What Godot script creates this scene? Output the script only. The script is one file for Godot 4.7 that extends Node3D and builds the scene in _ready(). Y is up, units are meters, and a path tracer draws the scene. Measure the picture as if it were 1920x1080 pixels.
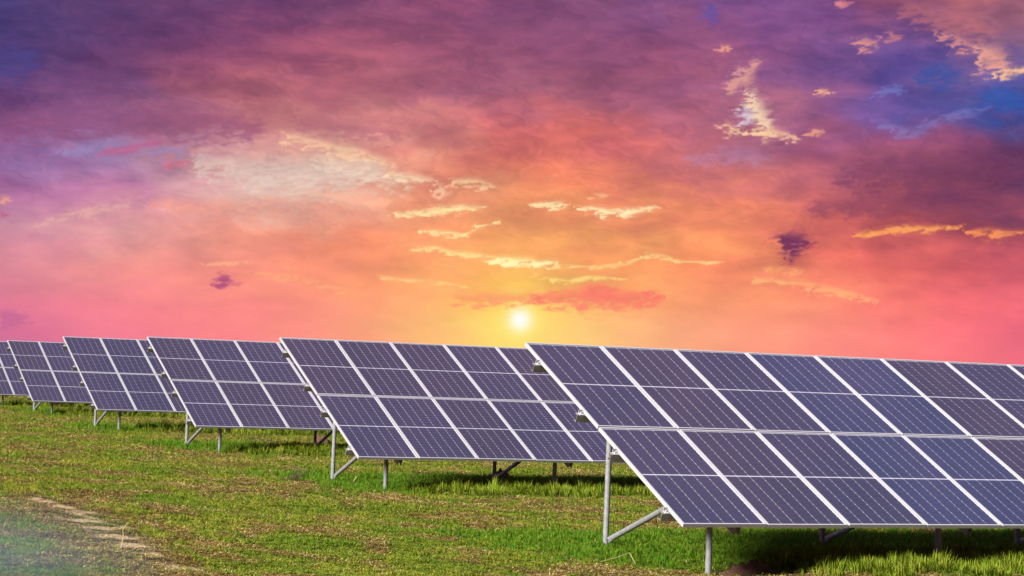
extends Node3D
# Rows of tilted solar tables on a mown meadow under a sunset sky. World x runs along the rows, y is up, metres.

const SUN_EXPOSURE := 1.95
const PITCH_W := 1.012        # module pitch along the row
const PITCH_L := 2.058        # module pitch up the slope
const PANEL_W := 0.994
const PANEL_L := 2.038
const TILT := 26.04
# top left corner of each table: x, height above ground, z, and how many modules long
const ROWS := [[11.137, 2.295, -22.094, 11], [12.4, 2.348, -33.75, 10], [13.596, 2.353, -45.38, 9], [14.388, 2.346, -55.643, 8], [15.724, 2.219, -67.665, 7], [16.09, 2.2, -75.8, 6]]
const POST_X := 0.79
const POST_STEP := 2.983
const BACK_Z := 0.672
const FRONT_Z := 2.908

# colours of the evening sky: one line for each 1.05 degrees of height from the horizon up, azimuth 12 to 40 degrees in steps of 1.75
const SKY_GRID := [
	[[205, 110, 155], [215, 113, 152], [239, 124, 150], [253, 130, 147], [255, 135, 143], [255, 147, 137], [255, 166, 130], [255, 192, 124], [254, 218, 120], [253, 211, 125], [254, 186, 130], [254, 168, 130], [254, 157, 130], [254, 145, 130], [254, 133, 130], [251, 122, 130], [240, 110, 130]],
	[[224, 123, 152], [230, 124, 149], [244, 131, 146], [252, 136, 143], [254, 140, 138], [254, 148, 133], [254, 165, 126], [254, 189, 121], [254, 213, 116], [253, 207, 122], [254, 185, 128], [254, 168, 130], [254, 157, 130], [254, 145, 130], [254, 133, 130], [251, 121, 130], [240, 110, 130]],
	[[223, 140, 157], [232, 144, 155], [242, 147, 148], [246, 146, 139], [249, 147, 131], [252, 150, 124], [253, 158, 115], [253, 174, 109], [254, 190, 99], [253, 185, 103], [253, 172, 110], [253, 160, 113], [253, 152, 114], [253, 138, 115], [252, 126, 118], [248, 115, 121], [237, 107, 124]],
	[[194, 134, 160], [208, 147, 163], [224, 158, 159], [232, 154, 145], [238, 149, 130], [247, 148, 121], [251, 149, 113], [252, 159, 109], [252, 172, 104], [251, 171, 104], [251, 162, 104], [251, 152, 104], [247, 140, 106], [230, 117, 102], [223, 107, 101], [219, 100, 105], [213, 96, 109]],
	[[158, 98, 148], [171, 110, 157], [190, 125, 164], [212, 156, 167], [222, 183, 174], [226, 188, 172], [234, 168, 145], [240, 154, 117], [244, 154, 106], [245, 153, 105], [241, 146, 105], [235, 136, 105], [229, 125, 106], [201, 100, 98], [183, 87, 93], [171, 81, 93], [163, 78, 95]],
	[[150, 90, 140], [152, 110, 163], [166, 130, 176], [187, 136, 160], [209, 151, 150], [219, 172, 158], [223, 162, 146], [225, 140, 119], [231, 131, 106], [232, 130, 104], [223, 124, 107], [210, 118, 114], [204, 114, 117], [181, 96, 107], [156, 81, 102], [129, 67, 97], [105, 60, 96]],
	[[116, 71, 119], [128, 80, 127], [145, 95, 137], [169, 106, 131], [190, 117, 123], [201, 132, 130], [203, 133, 131], [202, 118, 120], [206, 107, 110], [210, 108, 105], [201, 104, 109], [188, 105, 124], [184, 111, 136], [168, 93, 125], [153, 85, 125], [128, 69, 109], [105, 60, 100]],
	[[83, 66, 125], [102, 67, 117], [122, 72, 115], [148, 83, 114], [166, 93, 113], [174, 99, 114], [173, 100, 118], [167, 97, 123], [164, 95, 120], [172, 98, 120], [171, 96, 120], [174, 100, 127], [181, 110, 139], [146, 91, 140], [111, 85, 155], [86, 82, 155], [61, 84, 160]],
	[[70, 62, 122], [86, 64, 116], [104, 66, 113], [123, 71, 114], [141, 76, 114], [156, 84, 113], [160, 87, 113], [155, 86, 115], [152, 86, 116], [148, 84, 119], [146, 82, 118], [146, 83, 122], [140, 85, 133], [119, 80, 138], [95, 76, 147], [115, 90, 147], [140, 109, 146]],
	[[70, 60, 115], [82, 62, 113], [98, 65, 110], [104, 65, 110], [110, 65, 110], [124, 73, 113], [137, 77, 115], [142, 78, 116], [139, 80, 119], [135, 80, 120], [132, 80, 125], [129, 79, 132], [123, 77, 135], [118, 75, 132], [128, 81, 130], [162, 101, 127], [156, 98, 115]],
	[[70, 60, 115], [82, 62, 113], [98, 65, 110], [105, 65, 110], [110, 65, 110], [121, 72, 114], [132, 75, 115], [139, 76, 116], [135, 78, 120], [131, 80, 120], [127, 80, 130], [123, 80, 140], [121, 79, 137], [128, 76, 129], [164, 89, 120], [186, 108, 116], [120, 75, 100]],
]
# clouds: outline points (azimuth, height), half thickness in degrees, colour, cover
const CLOUDS := [
	[[12.36, 5.76, 14.68, 5.90, 17.04, 6.18, 19.30, 6.10], 0.459, [142, 78, 118], 0.55],
	[[14.30, 5.18, 15.81, 5.45, 17.36, 5.36], 0.215, [152, 138, 188], 0.60],
	[[17.93, 5.10, 19.35, 4.89, 21.06, 4.83, 22.48, 5.04], 0.430, [224, 205, 192], 0.60],
	[[21.04, 5.26, 22.19, 5.17, 23.35, 4.80], 0.287, [236, 212, 190], 0.50],
	[[16.86, 3.92, 18.55, 3.86, 20.53, 4.02, 22.54, 3.83], 0.315, [238, 150, 130], 0.50],
	[[20.43, 6.37, 21.58, 6.21, 23.01, 6.07], 0.258, [175, 98, 118], 0.50],
	[[29.36, 5.67, 30.52, 5.29, 31.65, 5.61], 0.315, [200, 110, 115], 0.40],
	[[35.34, 5.42, 37.01, 5.60, 38.94, 5.50, 40.31, 5.32], 0.545, [118, 62, 96], 0.55],
	[[34.38, 4.55, 36.20, 4.67, 38.15, 4.58, 40.06, 4.69], 0.287, [135, 68, 96], 0.50],
	[[36.59, 9.79, 37.71, 9.52, 38.83, 9.25], 0.373, [205, 118, 120], 0.50],
	[[31.07, 5.73, 32.35, 5.91, 33.07, 5.79], 0.229, [185, 130, 165], 0.50],
	[[20.40, 6.86, 22.38, 7.39, 24.67, 7.63], 0.373, [178, 98, 116], 0.35],
	[[25.20, 8.93, 27.23, 8.73, 29.52, 9.09], 0.373, [140, 78, 118], 0.35],
	[[23.17, 3.96, 23.96, 4.05, 24.67, 4.18, 25.46, 4.25], 0.115, [255, 228, 165], 0.90],
	[[23.91, 3.55, 24.56, 3.53, 25.02, 3.46, 25.27, 3.70, 25.98, 3.90], 0.065, [255, 226, 160], 0.90],
	[[23.64, 3.02, 24.21, 3.11, 24.72, 2.99, 25.73, 2.92, 26.38, 2.84], 0.072, [255, 224, 150], 0.85],
	[[25.87, 2.88, 26.38, 2.83, 26.96, 2.78, 27.53, 2.83], 0.143, [255, 240, 175], 0.95],
	[[27.53, 2.77, 28.46, 2.75, 29.25, 2.85, 29.95, 3.15, 30.31, 3.13, 30.89, 2.98, 31.89, 3.02], 0.050, [255, 214, 140], 0.80],
	[[26.82, 4.35, 27.32, 4.41, 27.68, 4.38], 0.115, [255, 230, 175], 0.90],
	[[28.04, 4.34, 28.48, 4.31, 28.98, 4.23, 29.55, 4.30, 30.12, 4.43], 0.115, [255, 232, 180], 0.95],
	[[28.36, 4.61, 28.82, 4.71], 0.057, [255, 205, 150], 0.60],
	[[27.11, 2.41, 27.76, 2.35, 28.33, 2.47, 29.26, 2.48], 0.065, [255, 226, 130], 0.80],
	[[22.67, 2.29, 23.46, 2.21, 24.47, 2.19, 25.19, 2.08], 0.050, [255, 214, 140], 0.60],
	[[22.92, 5.02, 23.49, 4.97, 24.14, 4.90], 0.129, [250, 222, 185], 0.75],
	[[24.64, 4.92, 25.22, 4.90, 25.72, 4.82], 0.129, [252, 215, 165], 0.70],
	[[20.16, 5.93, 21.31, 5.66, 22.18, 5.53, 23.05, 5.25], 0.186, [250, 210, 165], 0.60],
	[[24.22, 4.79, 24.44, 4.60, 24.16, 4.39], 0.115, [250, 222, 185], 0.60],
	[[35.46, 3.87, 36.22, 3.98, 36.78, 4.08, 37.40, 4.07, 38.16, 4.16], 0.100, [255, 165, 95], 0.90],
	[[38.44, 4.02, 38.99, 4.00, 39.74, 4.03], 0.115, [255, 155, 90], 0.85],
	[[37.52, 9.17, 38.01, 8.97, 38.43, 8.76], 0.172, [235, 150, 140], 0.70],
	[[38.57, 8.77, 38.85, 8.56, 39.13, 8.35], 0.315, [240, 165, 145], 0.85],
	[[39.00, 8.15, 39.41, 8.19, 39.74, 8.32], 0.129, [255, 195, 150], 0.90],
	[[35.39, 8.94, 35.74, 8.87], 0.201, [235, 155, 140], 0.80],
	[[35.98, 9.17, 36.41, 9.09], 0.158, [215, 130, 135], 0.70],
	[[31.65, 8.74, 31.99, 8.73], 0.072, [245, 170, 135], 0.80],
	[[34.35, 7.66, 34.67, 7.61], 0.072, [250, 180, 140], 0.85],
	[[34.73, 9.93, 35.07, 9.97], 0.086, [235, 140, 140], 0.80],
	[[32.69, 8.35, 32.28, 7.89, 31.98, 7.66], 0.215, [235, 170, 150], 0.75],
	[[32.55, 7.50, 32.71, 7.03, 33.03, 6.75], 0.258, [248, 220, 180], 0.85],
	[[32.38, 7.12, 32.46, 6.84], 0.229, [205, 185, 205], 0.80],
	[[31.83, 6.68, 32.26, 6.48], 0.129, [250, 215, 165], 0.85],
	[[32.58, 6.58, 33.18, 6.50, 33.78, 6.40], 0.158, [250, 205, 160], 0.85],
	[[34.15, 6.48, 34.52, 6.61], 0.086, [240, 165, 135], 0.75],
	[[35.90, 7.55, 36.38, 7.77, 36.52, 7.67], 0.115, [120, 130, 200], 0.60],
	[[36.13, 6.78, 36.91, 6.58, 37.52, 6.95, 38.75, 7.27], 0.158, [135, 125, 190], 0.55],
	[[37.13, 8.13, 37.90, 8.11], 0.315, [48, 82, 165], 0.55],
	[[38.74, 7.56, 39.63, 7.46], 0.315, [45, 90, 175], 0.60],
	[[31.28, 9.84, 31.51, 9.49], 0.229, [95, 80, 165], 0.60],
	[[32.82, 2.59, 34.03, 2.49, 34.88, 2.37, 36.01, 2.12], 0.129, [255, 190, 125], 0.60],
	[[33.17, 2.88, 34.02, 2.86], 0.115, [255, 180, 115], 0.50],
	[[33.51, 3.67, 33.85, 3.60, 34.19, 3.55], 0.287, [118, 56, 94], 1.00],
	[[34.16, 3.52, 34.39, 3.53], 0.086, [205, 85, 95], 0.70],
	[[18.47, 1.94, 18.77, 2.02], 0.201, [182, 86, 125], 1.00],
	[[18.89, 1.91, 19.03, 1.93], 0.057, [215, 110, 125], 0.70],
	[[24.92, 1.74, 25.92, 1.82, 27.06, 1.87], 0.201, [252, 150, 108], 0.75],
	[[27.06, 1.87, 28.07, 1.93, 28.78, 1.96, 29.50, 1.93, 30.14, 1.95], 0.272, [249, 120, 108], 0.75],
	[[28.42, 2.12, 28.77, 2.19, 29.06, 2.11], 0.158, [249, 120, 108], 0.75],
	[[29.99, 2.15, 30.09, 2.10], 0.100, [250, 112, 108], 0.80],
	[[30.30, 2.02, 30.45, 2.05], 0.072, [250, 112, 108], 0.75],
	[[15.27, 5.24, 15.96, 5.35, 16.78, 5.59], 0.115, [190, 100, 140], 0.80],
	[[16.93, 4.96, 17.54, 5.08], 0.086, [215, 115, 140], 0.70],
	[[12.72, 3.90, 13.02, 3.81], 0.086, [240, 165, 140], 0.80],
	[[12.74, 3.43, 12.93, 3.47], 0.057, [190, 90, 120], 0.70],
	[[12.73, 0.83, 13.55, 0.73], 0.201, [185, 100, 150], 0.55],
	[[13.71, 3.19, 14.79, 3.60, 16.03, 3.87], 0.129, [232, 180, 165], 0.50],
	[[18.19, 2.42, 19.32, 2.51], 0.057, [253, 185, 135], 0.55],
	[[19.33, 2.23, 20.61, 2.14, 21.90, 1.87], 0.100, [254, 180, 125], 0.45],
	[[12.56, 7.36, 13.37, 7.56], 0.430, [62, 66, 138], 0.50],
]

var rng := RandomNumberGenerator.new()
var warp := FastNoiseLite.new()
var veil := FastNoiseLite.new()
var patch := FastNoiseLite.new()
var clump := FastNoiseLite.new()
var bumps := FastNoiseLite.new()
var wisp := FastNoiseLite.new()

func _ready():
	rng.seed = 20417
	var i := 0
	for n in [warp, veil, patch, clump, bumps, wisp]:
		n.noise_type = FastNoiseLite.TYPE_SIMPLEX_SMOOTH
		n.fractal_type = FastNoiseLite.FRACTAL_FBM
		n.fractal_octaves = 4
		n.seed = 11 + i * 7
		n.frequency = 1.0
		i += 1
	wisp.fractal_octaves = 4
	wisp.fractal_gain = 0.42
	make_camera_and_light()
	make_sky_dome()
	make_ground()
	for k in ROWS.size():
		make_table(k)
	make_soil_mounds()
	make_grass()
	make_dead_weed()
	make_stalks()
	make_smudge()

# ---------------------------------------------------------------- camera, sky, sun
func make_camera_and_light():
	var cam := Camera3D.new()
	cam.name = "camera"
	cam.transform = Transform3D(Basis(Vector3(0.89486, 0.03954, 0.44459), Vector3(-0.05189, 0.99853, 0.01563), Vector3(-0.44332, -0.03706, 0.8956)), Vector3(0, 2.001, 0))
	cam.fov = 15.393
	cam.near = 0.1
	cam.far = 4000.0
	add_child(cam)
	cam.current = true
	var e := Environment.new()
	e.background_mode = Environment.BG_SKY
	var sky := Sky.new()
	var m := PanoramaSkyMaterial.new()
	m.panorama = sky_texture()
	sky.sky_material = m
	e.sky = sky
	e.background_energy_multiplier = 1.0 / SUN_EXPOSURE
	e.tonemap_mode = Environment.TONE_MAPPER_LINEAR
	e.tonemap_exposure = SUN_EXPOSURE
	e.sdfgi_enabled = true
	e.ssao_enabled = true
	e.ssil_enabled = true
	e.volumetric_fog_enabled = true
	e.volumetric_fog_density = 0.0
	var w := WorldEnvironment.new()
	w.name = "environment"
	w.environment = e
	add_child(w)
	var sun := DirectionalLight3D.new()
	sun.name = "sun"
	sun.light_color = Color(1.0, 0.965, 0.9)
	sun.light_energy = 1.6
	sun.light_angular_distance = 14.0
	sun.shadow_enabled = true
	add_child(sun)
	sun.look_at_from_position(Vector3(-1.75, 1.08, 0.62) * 50.0, Vector3.ZERO)

func rgb(c: Array) -> Vector3:
	return Vector3(c[0], c[1], c[2]) / 255.0

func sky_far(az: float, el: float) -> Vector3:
	# pinker towards the sunset, bluer away; unseen overhead brightened to lift shade under tables
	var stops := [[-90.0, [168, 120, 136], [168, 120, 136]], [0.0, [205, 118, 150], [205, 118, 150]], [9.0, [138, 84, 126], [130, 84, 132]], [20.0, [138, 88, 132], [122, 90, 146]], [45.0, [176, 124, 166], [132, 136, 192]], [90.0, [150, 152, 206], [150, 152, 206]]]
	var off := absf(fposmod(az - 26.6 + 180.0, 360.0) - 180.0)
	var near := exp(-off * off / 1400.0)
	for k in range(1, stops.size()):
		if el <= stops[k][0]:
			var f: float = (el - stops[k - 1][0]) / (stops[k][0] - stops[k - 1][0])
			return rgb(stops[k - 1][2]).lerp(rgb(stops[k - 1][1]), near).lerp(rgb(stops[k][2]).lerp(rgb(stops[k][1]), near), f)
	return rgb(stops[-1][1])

func sky_color(az: float, el: float) -> Vector3:
	if el < 0.0:
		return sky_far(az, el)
	var a := deg_to_rad(az)
	var e := deg_to_rad(el)
	var d := Vector3(sin(a) * cos(e), sin(e), -cos(a) * cos(e))
	var p := Vector3(d.x * 11.0, d.y * 26.0, d.z * 11.0)
	var w1 := warp.get_noise_3dv(p)
	var w2 := warp.get_noise_3dv(p * 2.4 + Vector3(31, 7, 3))
	var calm := smoothstep(0.0, 4.0, el)
	var x := az + (w1 * 1.3 + w2 * 1.0) * (0.25 + 0.75 * calm)
	var y := el + (w2 * 0.5 + w1 * 0.4) * calm
	var gx := clampf((x - 12.0) / 1.75, 0.0, 15.999)
	var gy := clampf(y / 1.05, 0.0, 9.999)
	var ix := int(gx)
	var iy := int(gy)
	var fx := smoothstep(0.0, 1.0, gx - ix) * 0.5 + (gx - ix) * 0.5
	var fy := smoothstep(0.0, 1.0, gy - iy) * 0.5 + (gy - iy) * 0.5
	var c := rgb(SKY_GRID[iy][ix]).lerp(rgb(SKY_GRID[iy][ix + 1]), fx).lerp(rgb(SKY_GRID[iy + 1][ix]).lerp(rgb(SKY_GRID[iy + 1][ix + 1]), fx), fy)
	var aside := maxf(12.0 - az, az - 40.0)
	if az > 206.0:
		aside = 372.0 - az
	var away := maxf(smoothstep(0.0, 40.0, aside), smoothstep(10.0, 34.0, el))
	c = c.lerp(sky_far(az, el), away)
	# veils of cloud: thicker, darker streaks and thin pale ones
	var v := veil.get_noise_3dv(Vector3(d.x * 13.0, d.y * 42.0, d.z * 13.0))
	var f := veil.get_noise_3dv(Vector3(d.x * 34.0, d.y * 90.0, d.z * 34.0) + Vector3(5, 9, 2))
	var amp := 0.12 * (0.25 + 0.75 * calm)
	var g := 1.0 + amp * v + amp * 0.6 * f
	c *= g
	c += Vector3(0.045, 0.02, -0.01) * (v + 0.35 * f) * calm
	# the low sun's own brightness in the air
	var r := Vector2((az - 26.585) * cos(e), el - 1.273).length()
	c = c.lerp(Vector3(1.0, 0.93, 0.45), 0.85 * exp(-r * r / 0.62))
	c = c.lerp(Vector3(1.0, 1.0, 0.95), clampf(1.2 * exp(-r * r / 0.095), 0.0, 1.0))
	return c.clamp(Vector3.ZERO, Vector3.ONE)

func sky_texture() -> ImageTexture:
	var lw := 640
	var lh := 320
	var im := Image.create(lw, lh, false, Image.FORMAT_RGB8)
	for y in lh:
		var el := 90.0 - (y + 0.5) * 180.0 / lh
		if el < -3.0:
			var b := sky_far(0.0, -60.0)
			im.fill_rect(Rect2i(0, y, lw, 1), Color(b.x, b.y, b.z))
			continue
		for x in lw:
			var c := sky_color((x + 0.5) * 360.0 / lw, maxf(el, 0.05))
			im.set_pixel(x, y, Color(c.x, c.y, c.z))
	im.resize(2560, 1280, Image.INTERPOLATE_CUBIC)
	return ImageTexture.create_from_image(im)

# the evening sky round the sunset as a stretch of dome two and a half kilometres off, finer than the panorama behind it
const DOME_AZ := 4.0
const DOME_EL := 15.0
const DOME_STEP := 0.033
func make_sky_dome():
	var w := 1392
	var h := 472
	var im := Image.create(w / 4, h / 4, false, Image.FORMAT_RGB8)
	for y in h / 4:
		for x in w / 4:
			var c := sky_color(DOME_AZ + (x * 4 + 2) * DOME_STEP, maxf(DOME_EL - (y * 4 + 2) * DOME_STEP, 0.02))
			im.set_pixel(x, y, Color(c.x, c.y, c.z))
	im.resize(w, h, Image.INTERPOLATE_CUBIC)
	for y in h:
		var el := DOME_EL - (y + 0.5) * DOME_STEP
		var calm := smoothstep(1.0, 6.0, el)
		for x in w:
			var az := DOME_AZ + (x + 0.5) * DOME_STEP
			var n := veil.get_noise_2d(az * 0.45 + el * 0.4, el * 1.1)
			var g := wisp.get_noise_2d(az * 0.9 + 2.5 * n + el * 0.3, el * 2.4 + 1.2 * n)
			var o := im.get_pixel(x, y)
			var a := (0.06 * n + 0.06 * g) * (0.15 + 0.85 * calm)
			im.set_pixel(x, y, Color(clampf(o.r * (1.0 + a) + 0.02 * g * calm, 0, 1), clampf(o.g * (1.0 + a * 1.25), 0, 1), clampf(o.b * (1.0 + a * 0.9), 0, 1)))
	for s in CLOUDS:
		draw_cloud(im, s)
	var nx := 56
	var ny := 20
	var st := start()
	for j in ny:
		for i in nx:
			for q in [[0, 0], [1, 0], [1, 1], [0, 0], [1, 1], [0, 1]]:
				var u := float(i + q[0]) / nx
				var v := float(j + q[1]) / ny
				var a := deg_to_rad(DOME_AZ + u * w * DOME_STEP)
				var e := deg_to_rad(DOME_EL - v * h * DOME_STEP)
				var d := Vector3(sin(a) * cos(e), sin(e), -cos(a) * cos(e))
				st.set_uv(Vector2(u, v))
				st.set_normal(-d)
				st.add_vertex(d * 2500.0 + Vector3(0, 2, 0))
	var m := StandardMaterial3D.new()
	m.shading_mode = BaseMaterial3D.SHADING_MODE_UNSHADED
	var k := 1.0 / SUN_EXPOSURE
	m.albedo_color = Color(k, k, k).linear_to_srgb()
	m.albedo_texture = ImageTexture.create_from_image(im)
	m.cull_mode = BaseMaterial3D.CULL_DISABLED
	m.texture_repeat = false
	var o := put("sky", st.commit(), m, self)
	o.cast_shadow = GeometryInstance3D.SHADOW_CASTING_SETTING_ON
	tag(o, "", "", "", "structure")

func draw_cloud(im: Image, s: Array):
	var f: Array = s[0]
	var pts: Array[Vector2] = []
	var lo := Vector2(999, 999)
	var hi := Vector2(-999, -999)
	for k in f.size() / 2:
		var p := Vector2(f[2 * k], f[2 * k + 1])
		pts.append(p)
		lo = lo.min(p)
		hi = hi.max(p)
	var half: float = s[1]
	var reach := half * 2.6 + 0.15
	var col := rgb(s[2])
	var broad := smoothstep(0.15, 0.3, half)
	var ragged := 1.0 - 0.35 * broad
	var xa := maxi(int((lo.x - reach - DOME_AZ) / DOME_STEP), 0)
	var xb := mini(int((hi.x + reach - DOME_AZ) / DOME_STEP) + 1, im.get_width())
	var ya := maxi(int((DOME_EL - hi.y - reach) / DOME_STEP), 0)
	var yb := mini(int((DOME_EL - lo.y + reach) / DOME_STEP) + 1, im.get_height())
	for y in range(ya, yb):
		for x in range(xa, xb):
			var p := Vector2(DOME_AZ + (x + 0.5) * DOME_STEP, DOME_EL - (y + 0.5) * DOME_STEP)
			var n1 := warp.get_noise_2d(p.x * 1.5, p.y * 3.6)
			var n2 := wisp.get_noise_2d(p.x * 2.6 + 40.0 + n1, p.y * 6.0 - 0.7 * p.x)
			var q := p + Vector2(n2 * 0.3, (n1 * 0.6 + n2 * 0.5) * (half + 0.02))
			var d := 99.0
			var along := 0.0
			for k in range(1, pts.size()):
				var t := clampf((q - pts[k - 1]).dot(pts[k] - pts[k - 1]) / (pts[k] - pts[k - 1]).length_squared(), 0.0, 1.0)
				var dd := q.distance_to(pts[k - 1].lerp(pts[k], t))
				if dd < d:
					d = dd
					along = (k - 1 + t) / (pts.size() - 1)
			var own := half * (0.45 + 0.55 * sin(PI * clampf(along, 0.04, 0.96)))
			var body := 1.0 - d / (own * (1.1 + 0.4 * broad) + 0.02) + ragged * (0.75 * n2 + 0.35 * n1)
			var cover := (0.65 * smoothstep(0.0, 0.95, body) + 0.35 * smoothstep(-0.6, 0.8, body)) * float(s[3])
			if cover > 0.004:
				var o := im.get_pixel(x, y)
				var c := Vector3(o.r, o.g, o.b).lerp(col * (1.0 + 0.1 * n2), cover)
				im.set_pixel(x, y, Color(minf(c.x, 1.0), minf(c.y, 1.0), minf(c.z, 1.0)))

# ---------------------------------------------------------------- helpers
func srgb(r: float, g: float, b: float) -> Color:
	return Color(r, g, b).linear_to_srgb()

func plain(c: Color, rough := 0.6, metal := 0.0) -> StandardMaterial3D:
	var m := StandardMaterial3D.new()
	m.albedo_color = c
	m.roughness = rough
	m.metallic = metal
	return m

func noise_tex(freq: float, dark: float, light: float, size := 256, sd := 3) -> NoiseTexture2D:
	var n := FastNoiseLite.new()
	n.seed = sd
	n.frequency = freq
	n.fractal_octaves = 5
	var t := NoiseTexture2D.new()
	t.width = size
	t.height = size
	t.seamless = true
	t.noise = n
	var g := Gradient.new()
	g.set_color(0, Color(dark, dark, dark))
	g.set_color(1, Color(light, light, light))
	t.color_ramp = g
	return t

func quad(st: SurfaceTool, a: Vector3, b: Vector3, c: Vector3, d: Vector3, n: Vector3):
	var p := [a, b, c, a, c, d]
	if (b - a).cross(c - a).dot(n) > 0.0:
		p = [a, c, b, a, d, c]
	for v in p:
		st.set_normal(n)
		st.add_vertex(v)

func box(st: SurfaceTool, lo: Vector3, hi: Vector3, t := Transform3D.IDENTITY):
	var v := []
	for k in 8:
		v.append(t * Vector3(hi.x if k & 1 else lo.x, hi.y if k & 2 else lo.y, hi.z if k & 4 else lo.z))
	for f in [[0, 2, 6, 4, Vector3.LEFT], [1, 3, 7, 5, Vector3.RIGHT], [0, 1, 5, 4, Vector3.DOWN], [2, 3, 7, 6, Vector3.UP], [0, 1, 3, 2, Vector3.FORWARD], [4, 5, 7, 6, Vector3.BACK]]:
		quad(st, v[f[0]], v[f[1]], v[f[2]], v[f[3]], (t.basis * f[4]).normalized())

# a tube through rings [centre, radius, flattening]; open at the ends, with a wall
func tube(st: SurfaceTool, rings: Array, side: Vector3, sides := 16):
	var axis: Vector3 = (rings[-1][0] - rings[0][0]).normalized()
	var u := (side - axis * side.dot(axis)).normalized()
	var v := axis.cross(u)
	for wall in 2:
		for k in rings.size() - 1:
			for s in sides:
				var pts := []
				var nrm := []
				for c in [[k, s], [k, s + 1], [k + 1, s + 1], [k + 1, s]]:
					var r: Array = rings[c[0]]
					var an: float = TAU * c[1] / sides
					var rad: float = r[1] - 0.004 * wall
					pts.append(r[0] + u * cos(an) * rad * r[2] + v * sin(an) * rad)
					nrm.append((u * cos(an) + v * sin(an) * r[2]).normalized() * (1.0 if wall == 0 else -1.0))
				var order := [0, 1, 2, 0, 2, 3]
				if (pts[1] - pts[0]).cross(pts[2] - pts[0]).dot(nrm[0]) > 0.0:
					order = [0, 2, 1, 0, 3, 2]
				for o in order:
					st.set_normal(nrm[o])
					st.add_vertex(pts[o])

func start() -> SurfaceTool:
	var st := SurfaceTool.new()
	st.begin(Mesh.PRIMITIVE_TRIANGLES)
	return st

func put(called: String, mesh: Mesh, m: Material, parent: Node, t := Transform3D.IDENTITY) -> MeshInstance3D:
	var o := MeshInstance3D.new()
	o.name = called
	o.mesh = mesh
	o.material_override = m
	o.transform = t
	parent.add_child(o, true)
	return o

func tag(o: Node, label: String, category: String, group := "", kind := ""):
	if label:
		o.set_meta("label", label)
	if category:
		o.set_meta("category", category)
	if group:
		o.set_meta("group", group)
	if kind:
		o.set_meta("kind", kind)

# ---------------------------------------------------------------- ground
func rises(x: float, z: float) -> float:
	var h := 0.035 * bumps.get_noise_2d(x * 0.35, z * 0.35) + 0.02 * bumps.get_noise_2d(x * 1.6 + 50.0, z * 1.6)
	# the ground falls off a little at the near corner of the first table
	h -= 0.10 * exp(-Vector2((x - 11.9) / 1.1, (z + 18.9) / 1.0).length_squared())
	return h

# bare sandy patches along the old wheel track: x, z, half size along x, half size along z
const SAND := [[7.1, -28.1, 0.22, 0.8], [7.05, -26.9, 0.18, 0.5], [6.95, -25.9, 0.24, 0.5], [6.85, -24.9, 0.36, 0.42], [6.7, -23.8, 0.36, 0.45], [6.5, -22.7, 0.28, 0.45], [6.38, -21.6, 0.4, 0.45], [6.28, -20.65, 0.22, 0.3], [6.3, -19.45, 0.32, 0.34]]

func sand_at(x: float, z: float) -> float:
	var s := 0.0
	if x < 8.5 and x > 4.0 and z > -30.0 and z < -18.0:
		var wob := 0.9 * clump.get_noise_2d(x * 2.6, z * 1.3) + 0.7 * clump.get_noise_2d(x * 9.0, z * 3.6)
		for p in SAND:
			var r := Vector2((x - p[0]) / p[2], (z - p[1]) / p[3]).length() + wob
			s = maxf(s, 1.0 - smoothstep(0.55, 1.0, r))
	return s

func brown_at(x: float, z: float) -> float:
	var b := patch.get_noise_2d(x * 0.32, z * 0.16) * 0.8 + patch.get_noise_2d(x * 1.1 + 90.0, z * 0.5) * 1.2
	# worn belt round the track and the dry swath in front of the first table
	b += 0.40 * exp(-pow((x - (6.3 + (-23.5 - z) * 0.09)) / 0.9, 2.0)) * smoothstep(-31.0, -27.0, z)
	b += 0.45 * exp(-Vector2((x - 11.6) / 1.3, (z + 18.6) / 0.55).length_squared())
	return b

# how lush the grass stands, by where it grows in the strip under and before a table: (green, tall)
func lush_at(x: float, z: float) -> Vector2:
	var green := 0.0
	var tall := 0.0
	for k in ROWS.size():
		var r: Array = ROWS[k]
		var zr: float = z - r[2]
		if zr < -3.0 or zr > 6.0:
			continue
		var n := 0.6 * patch.get_noise_2d(x * 0.7 + 13.0 * k, z * 0.7)
		var along := smoothstep(-1.5 if k == 0 else -0.7, 0.1 if k == 0 else 0.6, x - r[0] + n)
		var front := 0.0 if k > 0 else 1.3 * (1.0 - smoothstep(1.3, 2.4, x - r[0]))
		green = maxf(green, along * smoothstep(-1.9, -0.8, zr + n) * (1.0 - smoothstep(3.5 - front, 4.4 - front, zr + n * 1.4)))
		var step := smoothstep(0.5, 2.2, x - r[0] + n * 1.5)
		tall = maxf(tall, step * smoothstep(2.1, 2.9, zr + n) * (1.0 - smoothstep(3.7, 4.6, zr + n * 1.5)))
	return Vector2(green, tall)

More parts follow.
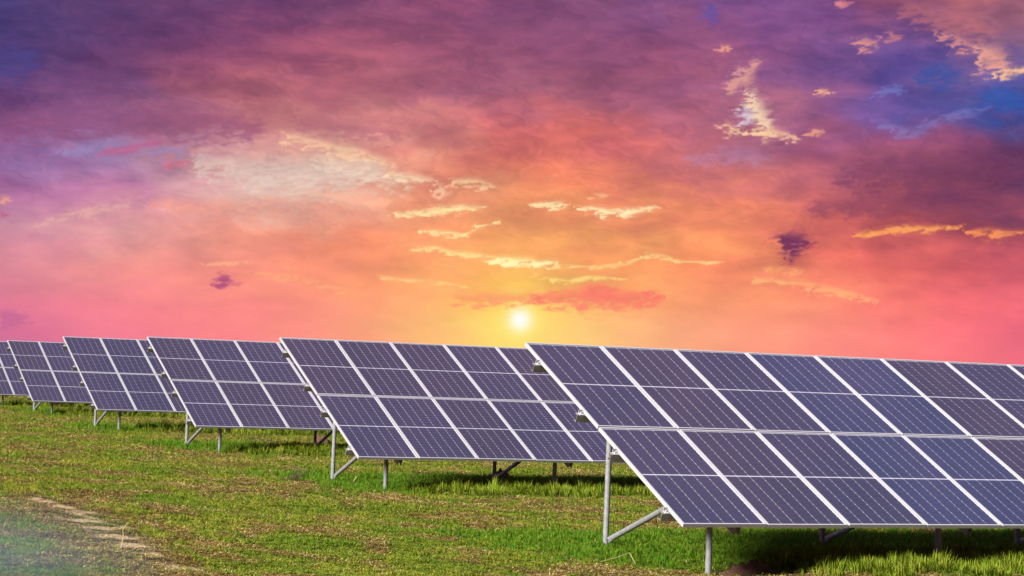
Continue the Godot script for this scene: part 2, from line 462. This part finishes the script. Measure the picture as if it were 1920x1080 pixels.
func make_ground():
	var xs := PackedFloat32Array()
	var zs := PackedFloat32Array()
	for v in [-1500.0, -700.0, -300.0, -140.0, -70.0, -35.0, -18.0, -8.0, -3.0]:
		xs.append(v)
	var v := 0.0
	while v < 50.0:
		xs.append(v)
		v += (0.06 if v > 5.4 and v < 7.9 else 0.16) if v < 24.0 else 0.4
	for w in [52.0, 60.0, 75.0, 100.0, 150.0, 300.0, 700.0, 1500.0]:
		xs.append(w)
	for w in [-1500.0, -800.0, -400.0, -220.0, -140.0, -110.0]:
		zs.append(w)
	v = -95.0
	while v < -10.0:
		zs.append(v)
		v += 0.4 if v < -50.0 else (0.2 if v < -30.0 else 0.08)
	for w in [-9.0, -6.0, -2.0, 4.0, 15.0, 40.0, 100.0, 300.0, 800.0, 1500.0]:
		zs.append(w)
	var nx := xs.size()
	var nz := zs.size()
	var verts := PackedVector3Array()
	var cols := PackedColorArray()
	for z in zs:
		for x in xs:
			var h := 0.0
			var c := Color(0.10, 0.11, 0.03)
			if x > -1.0 and x < 51.0 and z < -9.5 and z > -96.0:
				h = rises(x, z)
				var s := sand_at(x, z)
				var b := smoothstep(-0.1, 0.55, brown_at(x, z))
				c = Color(0.085, 0.085, 0.028).lerp(Color(0.12, 0.075, 0.04), b)
				var l := lush_at(x, z)
				c = c.lerp(Color(0.07, 0.10, 0.025), l.x * 0.8)
				c = c.lerp(Color(0.70, 0.53, 0.28), s)
				h -= 0.012 * s
			verts.append(Vector3(x, h, z))
			cols.append(c)
	var idx := PackedInt32Array()
	for j in nz - 1:
		for i in nx - 1:
			var a := j * nx + i
			idx.append_array(PackedInt32Array([a, a + 1, a + nx + 1, a, a + nx + 1, a + nx]))
	var norms := PackedVector3Array()
	norms.resize(verts.size())
	norms.fill(Vector3.UP)
	for j in range(1, nz - 1):
		for i in range(1, nx - 1):
			var a := j * nx + i
			var dx := (verts[a + 1].y - verts[a - 1].y) / (verts[a + 1].x - verts[a - 1].x)
			var dz := (verts[a + nx].y - verts[a - nx].y) / (verts[a + nx].z - verts[a - nx].z)
			norms[a] = Vector3(-dx, 1.0, -dz).normalized()
	var arr := []
	arr.resize(Mesh.ARRAY_MAX)
	arr[Mesh.ARRAY_VERTEX] = verts
	arr[Mesh.ARRAY_NORMAL] = norms
	arr[Mesh.ARRAY_COLOR] = cols
	arr[Mesh.ARRAY_INDEX] = idx
	var mesh := ArrayMesh.new()
	mesh.add_surface_from_arrays(Mesh.PRIMITIVE_TRIANGLES, arr)
	var m := plain(Color.WHITE, 0.95)
	m.vertex_color_use_as_albedo = true
	m.albedo_texture = noise_tex(0.06, 0.55, 1.0)
	m.uv1_triplanar = true
	m.uv1_world_triplanar = true
	m.uv1_scale = Vector3(1.1, 1.1, 1.1)
	m.metallic_specular = 0.15
	m.heightmap_enabled = true
	m.heightmap_texture = noise_tex(0.09, 0.0, 1.0, 256, 8)
	m.heightmap_scale = 2.0
	var o := put("ground", mesh, m, self)
	tag(o, "", "", "", "structure")

# ---------------------------------------------------------------- solar tables
var parts := {}

func cell_texture(base: Vector3, bar: Vector3, sd: int) -> ImageTexture:
	var w := 120
	var h := 24
	var im := Image.create(w, h, false, Image.FORMAT_RGB8)
	var r := RandomNumberGenerator.new()
	r.seed = sd
	for x in w:
		var u := (x + 0.5) / w
		var on := false
		for k in 5:
			if absf(u - (k + 0.5) / 5.0) < 0.011:
				on = true
		for y in h:
			var c := bar if on else base * (1.0 + 0.10 * (r.randf() - 0.5))
			var s := Color(c.x, c.y, c.z).linear_to_srgb()
			im.set_pixel(x, y, s)
	return ImageTexture.create_from_image(im)

func cell_shape(st: SurfaceTool, at: Vector3, w: float, l: float):
	var k := 0.0075
	var p := [Vector2(k, 0), Vector2(w - k, 0), Vector2(w, k), Vector2(w, l - k), Vector2(w - k, l), Vector2(k, l), Vector2(0, l - k), Vector2(0, k)]
	for i in range(1, 7):
		for q in [p[0], p[i], p[i + 1]]:
			st.set_normal(Vector3.UP)
			st.set_uv(Vector2(q.x / w, q.y / l))
			st.add_vertex(at + Vector3(q.x, 0, q.y))

func make_parts():
	var rim := 0.018
	# anodised frame: four bars with mitred look, 40 mm deep, each with a small inner lip
	var st := start()
	box(st, Vector3(0, -0.04, 0), Vector3(PANEL_W, 0, rim))
	box(st, Vector3(0, -0.04, PANEL_L - rim), Vector3(PANEL_W, 0, PANEL_L))
	box(st, Vector3(0, -0.04, rim), Vector3(rim, -0.0004, PANEL_L - rim))
	box(st, Vector3(PANEL_W - rim, -0.04, rim), Vector3(PANEL_W, -0.0004, PANEL_L - rim))
	parts.frame = st.commit()
	st = start()
	box(st, Vector3(rim, -0.016, rim), Vector3(PANEL_W - rim, -0.011, PANEL_L - rim))
	parts.sheet = st.commit()
	st = start()
	quad(st, Vector3(rim, -0.003, rim), Vector3(PANEL_W - rim, -0.003, rim), Vector3(PANEL_W - rim, -0.003, PANEL_L - rim), Vector3(rim, -0.003, PANEL_L - rim), Vector3.UP)
	parts.glass = st.commit()
	var px := (PANEL_W - 2.0 * rim - 0.014) / 6.0
	var pz := (PANEL_L - 2.0 * rim - 0.024 - 0.022) / 24.0
	var gap := 0.0042
	st = start()
	cell_shape(st, Vector3.ZERO, px - gap, pz - gap)
	parts.cell = st.commit()
	parts.spots = []
	st = start()
	for a in 6:
		for b in 24:
			var at := Vector3(rim + 0.007 + a * px + gap / 2.0, -0.008, rim + 0.012 + b * pz + gap / 2.0 + (0.022 if b > 11 else 0.0))
			parts.spots.append(at)
			cell_shape(st, at, px - gap, pz - gap)
	parts.cells = st.commit()
	# materials
	var alu := plain(srgb(0.46, 0.48, 0.51), 0.42, 0.1)
	alu.roughness_texture = noise_tex(0.05, 0.7, 1.0, 128, 21)
	alu.uv1_triplanar = true
	parts.alu = alu
	parts.white = plain(srgb(0.5, 0.53, 0.6), 0.5)
	var steel := plain(srgb(0.31, 0.33, 0.36), 0.45, 0.15)
	steel.albedo_texture = noise_tex(0.03, 0.78, 1.0, 256, 22)
	steel.uv1_triplanar = true
	steel.uv1_world_triplanar = true
	steel.uv1_scale = Vector3(1.6, 1.6, 1.6)
	parts.steel = steel
	var channel := plain(srgb(0.38, 0.36, 0.34), 0.5, 0.15)
	channel.albedo_texture = noise_tex(0.04, 0.7, 1.0, 256, 23)
	channel.uv1_triplanar = true
	channel.uv1_world_triplanar = true
	parts.channel = channel
	var glass := StandardMaterial3D.new()
	glass.albedo_color = Color(0.5, 0.55, 0.6, 0.02)
	glass.transparency = BaseMaterial3D.TRANSPARENCY_ALPHA
	glass.roughness = 0.04
	parts.pane = glass
	var tones := [[Vector3(0.018, 0.027, 0.062), Vector3(0.12, 0.13, 0.20)], [Vector3(0.019, 0.026, 0.055), Vector3(0.13, 0.13, 0.18)], [Vector3(0.014, 0.031, 0.085), Vector3(0.10, 0.13, 0.23)]]
	parts.silicon = []
	for k in 3:
		var m := plain(Color.WHITE, 0.35)
		m.metallic_specular = 0.2
		m.albedo_texture = cell_texture(tones[k][0], tones[k][1], 40 + k)
		parts.silicon.append(m)

func make_table(k: int):
	if parts.is_empty():
		make_parts()
	var place: Array = ROWS[k]
	var n: int = place[3]
	var high: float = place[1]
	var order: String = ["first", "second", "third", "fourth", "fifth", "sixth"][k]
	var root := Node3D.new()
	root.name = "solar_table" if k == 0 else "solar_table_%03d" % k
	root.position = Vector3(place[0], 0, place[2])
	add_child(root)
	tag(root, order + " row of tilted blue solar panels counted from the reddish soil mound in tall grass", "solar panels", "rows of solar panels on the meadow")
	var t := deg_to_rad(TILT)
	var down := Vector3(0, -sin(t), cos(t))
	var out := Vector3(0, cos(t), sin(t))
	var slope := Basis(Vector3.RIGHT, out, down)
	for j in 2:
		for i in n:
			var wob := Basis(Vector3.RIGHT, rng.randf_range(-0.0015, 0.0015)) * Basis(Vector3.BACK, rng.randf_range(-0.0012, 0.0012))
			var at := Transform3D(slope * wob, Vector3(i * PITCH_W, high, 0) + down * (j * PITCH_L) + out * rng.randf_range(-0.001, 0.001))
			var panel := put("solar_panel", parts.sheet, parts.white, root, at)
			put("frame", parts.frame, parts.alu, panel)
			var tone: int = [0, 1, 0, 2, 2, 1, 0, 1, 0, 2, 0, 1][i] if k == 0 else rng.randi() % 2
			if k == 0 and j == 1 and i < 2:
				for s in parts.spots:
					put("cell", parts.cell, parts.silicon[tone], panel, Transform3D(Basis.IDENTITY, s))
			else:
				tag(put("cells", parts.cells, parts.silicon[tone], panel), "", "", "", "stuff")
			put("glass_pane", parts.glass, parts.pane, panel)
	var wide := n * PITCH_W
	# purlins: open channels along the row, their ends sticking out past the panels
	for f in [0.118, 0.41, 0.625, 0.922]:
		var s: float = f * 2.0 * PITCH_L
		var st := start()
		var tr := Transform3D(slope, Vector3(0, high, 0) + down * s)
		box(st, Vector3(-0.095, -0.125, 0.022), Vector3(wide + 0.1, -0.047, 0.026), tr)
		box(st, Vector3(-0.095, -0.047, -0.03), Vector3(wide + 0.1, -0.043, 0.026), tr)
		box(st, Vector3(-0.095, -0.129, -0.03), Vector3(wide + 0.1, -0.125, 0.026), tr)
		box(st, Vector3(-0.095, -0.062, -0.03), Vector3(wide + 0.1, -0.047, -0.027), tr)
		box(st, Vector3(-0.095, -0.125, -0.03), Vector3(wide + 0.1, -0.110, -0.027), tr)
		var pu := put("purlin", st.commit(), parts.channel, root)
		st = start()
		for e in [-0.062, wide + 0.02]:
			box(st, Vector3(e, -0.0425, -0.028), Vector3(e + 0.045, -0.036, 0.028), tr)
			box(st, Vector3(e, -0.036, -0.028), Vector3(e + 0.045, 0.002, -0.022), tr)
			box(st, Vector3(e + 0.016, -0.036, -0.006), Vector3(e + 0.030, -0.016, 0.008), tr)
		put("end_clamp", st.commit(), parts.alu, pu)
	# trestles
	var x := POST_X
	while x < wide:
		var st := start()
		var tr := Transform3D(slope, Vector3(x, high, 0))
		for sx in [-0.03, 0.026]:
			box(st, Vector3(sx, -0.235, 0.12), Vector3(sx + 0.004, -0.134, 3.93), tr)
		box(st, Vector3(-0.026, -0.138, 0.12), Vector3(0.026, -0.134, 3.93), tr)
		put("rafter", st.commit(), parts.steel, root)
		var xw: float = place[0] + x
		for z in [BACK_Z, FRONT_Z]:
			var top: float = high - z * tan(t) - 0.16
			var gy := rises(xw, place[2] + z)
			st = start()
			tube(st, [[Vector3(x, gy - 0.35, z), 0.034, 1.0], [Vector3(x, top, z), 0.034, 1.0]], Vector3.RIGHT)
			put("back_post" if z == BACK_Z else "front_post", st.commit(), parts.steel, root)
		var lo := Vector3(x + 0.004, 0.065 + rises(xw, place[2] + BACK_Z), BACK_Z + 0.055)
		var hi := Vector3(x + 0.004, high - 2.6 * tan(t) - 0.27, 2.6)
		st = start()
		tube(st, [[lo, 0.036, 0.35], [lo.lerp(hi, 0.03), 0.036, 0.5], [lo.lerp(hi, 0.075), 0.033, 1.0], [lo.lerp(hi, 0.94), 0.033, 1.0], [hi, 0.036, 0.4]], Vector3.RIGHT)
		var br := put("brace", st.commit(), parts.steel, root)
		st = start()
		tube(st, [[lo + Vector3(-0.035, 0.012, 0.02), 0.010, 1.0], [lo + Vector3(0.035, 0.012, 0.02), 0.010, 1.0]], Vector3.UP, 6)
		put("bolt", st.commit(), parts.steel, br)
		x += POST_STEP

# ---------------------------------------------------------------- soil
func make_soil_mounds():
	var list := [[12.42, -19.15, 0.46, 0.32, 0.13, "mound of reddish soil among tall grass before the lowest solar panels"], [16.82, -34.15 , 0.32, 0.3, 0.16, "dark soil heap round the post foot under the second row"], [18.6, -47.5, 0.32, 0.34, 0.2, "dark soil heap round the post foot under the third row"]]
	var m := plain(srgb(0.20, 0.10, 0.055), 0.95)
	m.albedo_texture = noise_tex(0.08, 0.45, 1.0, 256, 31)
	m.uv1_triplanar = true
	m.uv1_scale = Vector3(2.5, 2.5, 2.5)
	var k := 0
	for q in list:
		var verts := PackedVector3Array()
		var st := start()
		var rings := 12
		var around := 26
		for r in rings + 1:
			for a in around:
				var f := float(r) / rings
				var an := TAU * a / around
				var nz := clump.get_noise_2d(cos(an) * f * 2.0 + k * 9.0, sin(an) * f * 2.0)
				var fine := clump.get_noise_2d(cos(an) * f * 6.0 + k * 9.0, sin(an) * f * 6.0)
				var rad := f * (1.0 + 0.35 * clump.get_noise_2d(cos(an) * 1.3 + k * 5.0, sin(an) * 1.3))
				var hh: float = q[4] * (pow(1.0 - f * f, 1.2) * (1.0 + 0.7 * nz) + 0.22 * fine * (1.0 - f)) - 0.05 * f
				verts.append(Vector3(cos(an) * rad * q[2], hh, sin(an) * rad * q[3]))
		st.set_smooth_group(0)
		for r in rings:
			for a in around:
				var b := (a + 1) % around
				for i in [r * around + a, r * around + b, (r + 1) * around + b, r * around + a, (r + 1) * around + b, (r + 1) * around + a]:
					st.add_vertex(verts[i])
		st.generate_normals()
		var o := put("soil_mound" if k == 0 else "soil_mound_%03d" % k, st.commit(), m, self, Transform3D(Basis.IDENTITY, Vector3(q[0], rises(q[0], q[1]) - 0.01, q[1])))
		tag(o, q[5], "soil", "heaps of soil at the posts")
		k += 1

# ---------------------------------------------------------------- grass
func blade(st: SurfaceTool, at: Vector3, lean: Vector3, tall: float, wide: float, tint: Color):
	var side := lean.cross(Vector3.UP)
	side = side.normalized() if side.length() > 0.01 else Vector3.RIGHT
	var n := (Vector3.UP * 0.6 - lean * 0.5).normalized()
	var p1 := at + Vector3.UP * tall * maxf(0.62 - 0.12 * lean.length(), 0.3) + lean * tall * 0.28
	var p2 := at + Vector3.UP * tall * maxf(1.0 - 0.35 * lean.length(), 0.25) + lean * tall * 0.8
	var s0 := side * wide * 0.5
	var s1 := side * wide * 0.42
	for v in [at - s0, p1 - s1, p1 + s1, at - s0, p1 + s1, at + s0, p1 - s1, p2, p1 + s1]:
		st.set_color(tint)
		st.set_normal(n)
		st.add_vertex(v)

func leaf(st: SurfaceTool, at: Vector3, dir: Vector3, long: float, wide: float, tint: Color):
	var side := dir.cross(Vector3.UP).normalized() * wide * 0.5
	var mid := at + dir * long * 0.5 + Vector3.UP * long * 0.16
	var tip := at + dir * long
	var n := Vector3(dir.x * 0.2, 1.0, dir.z * 0.2).normalized()
	for v in [at, mid - side, mid + side, mid - side, tip, mid + side]:
		st.set_color(tint)
		st.set_normal(n)
		st.add_vertex(v)

func tuft(kind: String, sd: int) -> ArrayMesh:
	var r := RandomNumberGenerator.new()
	r.seed = sd
	var st := start()
	var n: int = {"short": 13, "tall": 15, "weed": 9, "straw": 12}[kind]
	for k in n:
		var an := r.randf() * TAU
		var d := Vector3(cos(an), 0, sin(an))
		var g := r.randf_range(0.6, 1.4)
		var tint := Color(g * r.randf_range(0.9, 1.15), g, g * r.randf_range(0.7, 1.1))
		match kind:
			"short":
				blade(st, d * r.randf() * 0.045, d.rotated(Vector3.UP, r.randf_range(-1, 1)) * r.randf_range(0.4, 1.5), r.randf_range(0.018, 0.045), r.randf_range(0.004, 0.008), tint)
			"tall":
				blade(st, d * r.randf() * 0.05, d.rotated(Vector3.UP, r.randf_range(-1, 1)) * r.randf_range(0.1, 0.75), r.randf_range(0.06, 0.17), r.randf_range(0.0045, 0.008), tint)
			"weed":
				leaf(st, d * r.randf() * 0.02 + Vector3.UP * r.randf_range(0.008, 0.04), d, r.randf_range(0.022, 0.045), r.randf_range(0.012, 0.022), tint)
			"straw":
				var at := Vector3(r.randf_range(-0.06, 0.06), r.randf_range(0.008, 0.03), r.randf_range(-0.06, 0.06))
				blade(st, at, d * r.randf_range(2.2, 3.6), r.randf_range(0.012, 0.026), r.randf_range(0.004, 0.007), tint)
	return st.commit()

func make_grass():
	var kinds := ["short", "tall", "weed", "straw"]
	var names := {"short": "mown_grass", "tall": "tall_grass", "weed": "clover", "straw": "dry_grass"}
	var labels := {"short": "short mown green and yellowish grass covering the meadow", "tall": "taller lush green grass under and before the solar panels", "weed": "low broad-leaved weeds scattered through the mown grass", "straw": "brown and straw coloured dead grass lying in patches on the meadow"}
	var buf := {}
	for a in kinds:
		for v in 3:
			buf[a + str(v)] = PackedFloat32Array()
	var z := -13.5
	while z > -90.0:
		var far := -z
		var step := 0.036 * maxf(far, 17.0) / 19.0
		var x := 0.2345 * far - 2.5
		var xr := 0.845 * far + 2.0 if far < 24.5 else minf(0.60 * far + 3.5, 48.0)
		while x < xr:
			var px := x + rng.randf_range(-0.5, 0.5) * step
			var pz := z + rng.randf_range(-0.5, 0.5) * step
			x += step
			var sand := sand_at(px, pz)
			if Vector2((px - 12.38) / 0.55, (pz + 18.9) / 0.6).length() < 1.0 and rng.randf() < 0.75:
				continue
			if rng.randf() < maxf(sand, sand_at(px, pz - 0.22)) * 1.02:
				continue
			var l := lush_at(px, pz)
			var b := brown_at(px, pz) * (1.0 - 0.75 * l.x) - 0.25 * l.x
			var fine := clump.get_noise_2d(px * 2.6, pz * 1.7)
			var kind := "short"
			var grow := rng.randf_range(0.75, 1.3) * (1.0 + clampf((far - 19.0) / 60.0, 0.0, 0.7))
			var c: Color
			var pick := rng.randf()
			var dry := smoothstep(-0.06, 0.3, b + fine * 0.55)
			if pick < dry * 0.8:
				kind = "straw"
				var t := rng.randf()
				c = Color(0.13, 0.075, 0.04) if t < 0.5 else (Color(0.30, 0.215, 0.10) if t < 0.82 else Color(0.46, 0.37, 0.2))
				if t > 0.15 and t < 0.25:
					c = Color(0.2, 0.08, 0.04)
			elif l.y > rng.randf() or l.x > rng.randf() * 1.15:
				kind = "tall"
				if l.y > 0.3:
					c = Color(0.17, 0.27, 0.025).lerp(Color(0.30, 0.30, 0.05), rng.randf() * 0.8)
					grow *= 0.7 + 0.3 * l.y
				else:
					c = Color(0.08, 0.23, 0.022).lerp(Color(0.17, 0.26, 0.025), rng.randf())
					grow *= 0.4 + 0.2 * fine
			elif rng.randf() < 0.20 + 0.25 * clampf(-fine, 0.0, 1.0):
				kind = "weed"
				c = Color(0.08, 0.18, 0.02).lerp(Color(0.22, 0.26, 0.03), rng.randf())
			else:
				var yl := clampf(0.45 + 0.8 * patch.get_noise_2d(px * 0.5 + 300.0, pz * 0.3) + 0.5 * (rng.randf() - 0.5), 0.0, 1.0)
				c = Color(0.12, 0.20, 0.02).lerp(Color(0.31, 0.28, 0.05), yl)
				if rng.randf() < 0.06:
					c = Color(0.36, 0.29, 0.13)
			var an := rng.randf() * TAU
			var s := grow
			var ca := cos(an) * s
			var sa := sin(an) * s
			var hy := grow * rng.randf_range(0.8, 1.2) * (1.0 + 0.8 * clump.get_noise_2d(px * 4.0 + 70.0, pz * 2.2)) * (1.0 - 0.6 * smoothstep(0.0, 1.0, sand_at(px, pz + 0.3)))
			buf[kind + str(rng.randi() % 3)].append_array(PackedFloat32Array([ca, 0, sa, px, 0, hy, 0, rises(px, pz) - 0.006, -sa, 0, ca, pz, c.r * 1.15, c.g * 1.2, c.b * 0.95, 1.0]))
		z -= step
	var m := plain(Color.WHITE, 0.7)
	m.vertex_color_use_as_albedo = true
	m.metallic_specular = 0.15
	m.backlight_enabled = true
	m.backlight = Color(0.55, 0.55, 0.55)
	m.cull_mode = BaseMaterial3D.CULL_DISABLED
	var dead := plain(Color.WHITE, 0.85)
	dead.vertex_color_use_as_albedo = true
	dead.metallic_specular = 0.15
	dead.cull_mode = BaseMaterial3D.CULL_DISABLED
	for a in kinds:
		var root := Node3D.new()
		root.name = names[a]
		add_child(root)
		tag(root, labels[a], "dead grass" if a == "straw" else ("weeds" if a == "weed" else "grass"), "", "stuff")
		for v in 3:
			var key: String = a + str(v)
			var mm := MultiMesh.new()
			mm.transform_format = MultiMesh.TRANSFORM_3D
			mm.use_colors = true
			mm.mesh = tuft(a, 100 + v * 13 + kinds.find(a))
			mm.instance_count = buf[key].size() / 16
			mm.buffer = buf[key]
			var o := MultiMeshInstance3D.new()
			o.name = "tufts"
			o.multimesh = mm
			o.material_override = dead if a == "straw" else m
			o.set_meta("kind", "stuff")
			root.add_child(o, true)

func make_dead_weed():
	var r := RandomNumberGenerator.new()
	r.seed = 77
	var root := Node3D.new()
	root.name = "dead_weed"
	root.position = Vector3(12.2, rises(12.2, -32.4), -32.4)
	add_child(root)
	tag(root, "leaning dark dead weed with dry stems beside the second row's first post", "dead weed")
	var bark := plain(srgb(0.07, 0.055, 0.03), 0.9)
	var st := start()
	for k in 7:
		var a := r.randf_range(-0.06, 0.06)
		var tip := Vector3(0.16 + r.randf_range(-0.1, 0.16), r.randf_range(0.14, 0.27), r.randf_range(-0.1, 0.1))
		tube(st, [[Vector3(a - 0.08, -0.02, a * 0.5), 0.008, 1.0], [tip * 0.55 + Vector3(a, 0, 0), 0.0075, 1.0], [tip, 0.005, 1.0]], Vector3.BACK, 5)
	put("stem", st.commit(), bark, root)
	st = start()
	for k in 60:
		var t := r.randf_range(0.05, 0.8)
		var at := Vector3(-0.08 + 0.27 * t, 0.2 * t, 0) + Vector3(r.randf_range(-0.05, 0.05), r.randf_range(-0.02, 0.03), r.randf_range(-0.06, 0.06))
		var an := r.randf() * TAU
		var g := r.randf_range(0.5, 1.2)
		leaf(st, at, Vector3(cos(an), r.randf_range(-0.2, 0.6), sin(an)).normalized(), r.randf_range(0.03, 0.06), r.randf_range(0.012, 0.022), Color(0.09, 0.085, 0.03) * g)
	var m := plain(Color.WHITE, 0.8)
	m.vertex_color_use_as_albedo = true
	put("leaves", st.commit(), m, root)

func make_stalks():
	var m := plain(srgb(0.5, 0.4, 0.2), 0.7)
	# each a bent dry stem lying on the grass: points
	var list := [[[Vector3(10.72, 0.03, -19.35), Vector3(10.95, 0.07, -19.4), Vector3(11.12, 0.11, -19.45), Vector3(11.17, 0.0, -19.4)], "long bent straw stalk lying in grass before the first post", 0.004],
		[[Vector3(6.06, 0.02, -20.8), Vector3(6.1, 0.16, -20.85), Vector3(6.09, 0.22, -20.85), Vector3(6.12, 0.3, -20.8)], "upright pale dry stem standing beside the sandy track", 0.0045],
		[[Vector3(13.02, 0.02, -31.8), Vector3(13.06, 0.1, -31.8), Vector3(13.12, 0.14, -31.85)], "short whitish dry stem below the second row's first post", 0.009]]
	var k := 0
	for s in list:
		var st := start()
		var p: Array = s[0]
		for i in range(1, p.size()):
			tube(st, [[p[i - 1], s[2], 1.0], [p[i], s[2] * 0.8, 1.0]], Vector3(0.3, 0.2, 1.0), 6)
		var o := put("dry_stalk" if k == 0 else "dry_stalk_%03d" % k, st.commit(), m, self)
		tag(o, s[1], "dry stalk", "dry stalks in the grass")
		k += 1

func make_smudge():  # fog puffs added in place of an out-of-focus smudge close to the camera
	var root := Node3D.new()
	root.name = "smudge"
	root.position = Vector3(4.1, 0.0, -18.4)
	add_child(root)
	tag(root, "thin pale bluish mist of puffs added in place of something out of focus beside the sandy track", "smudge", "", "stuff")
	var m := FogMaterial.new()
	m.density = 0.026
	m.albedo = Color(0.5, 0.66, 0.72)
	for k in 9:
		var f := FogVolume.new()
		f.name = "puff"
		f.shape = RenderingServer.FOG_VOLUME_SHAPE_ELLIPSOID
		var s := 0.3 + 0.1 * k
		f.size = Vector3(3.0, 1.15, 4.0) * s
		f.position = Vector3(0.12 * sin(k * 2.3), 0.12 + 0.05 * cos(k * 1.7), 0.3 * sin(k * 1.1))
		f.material = m
		f.set_meta("kind", "stuff")
		root.add_child(f, true)
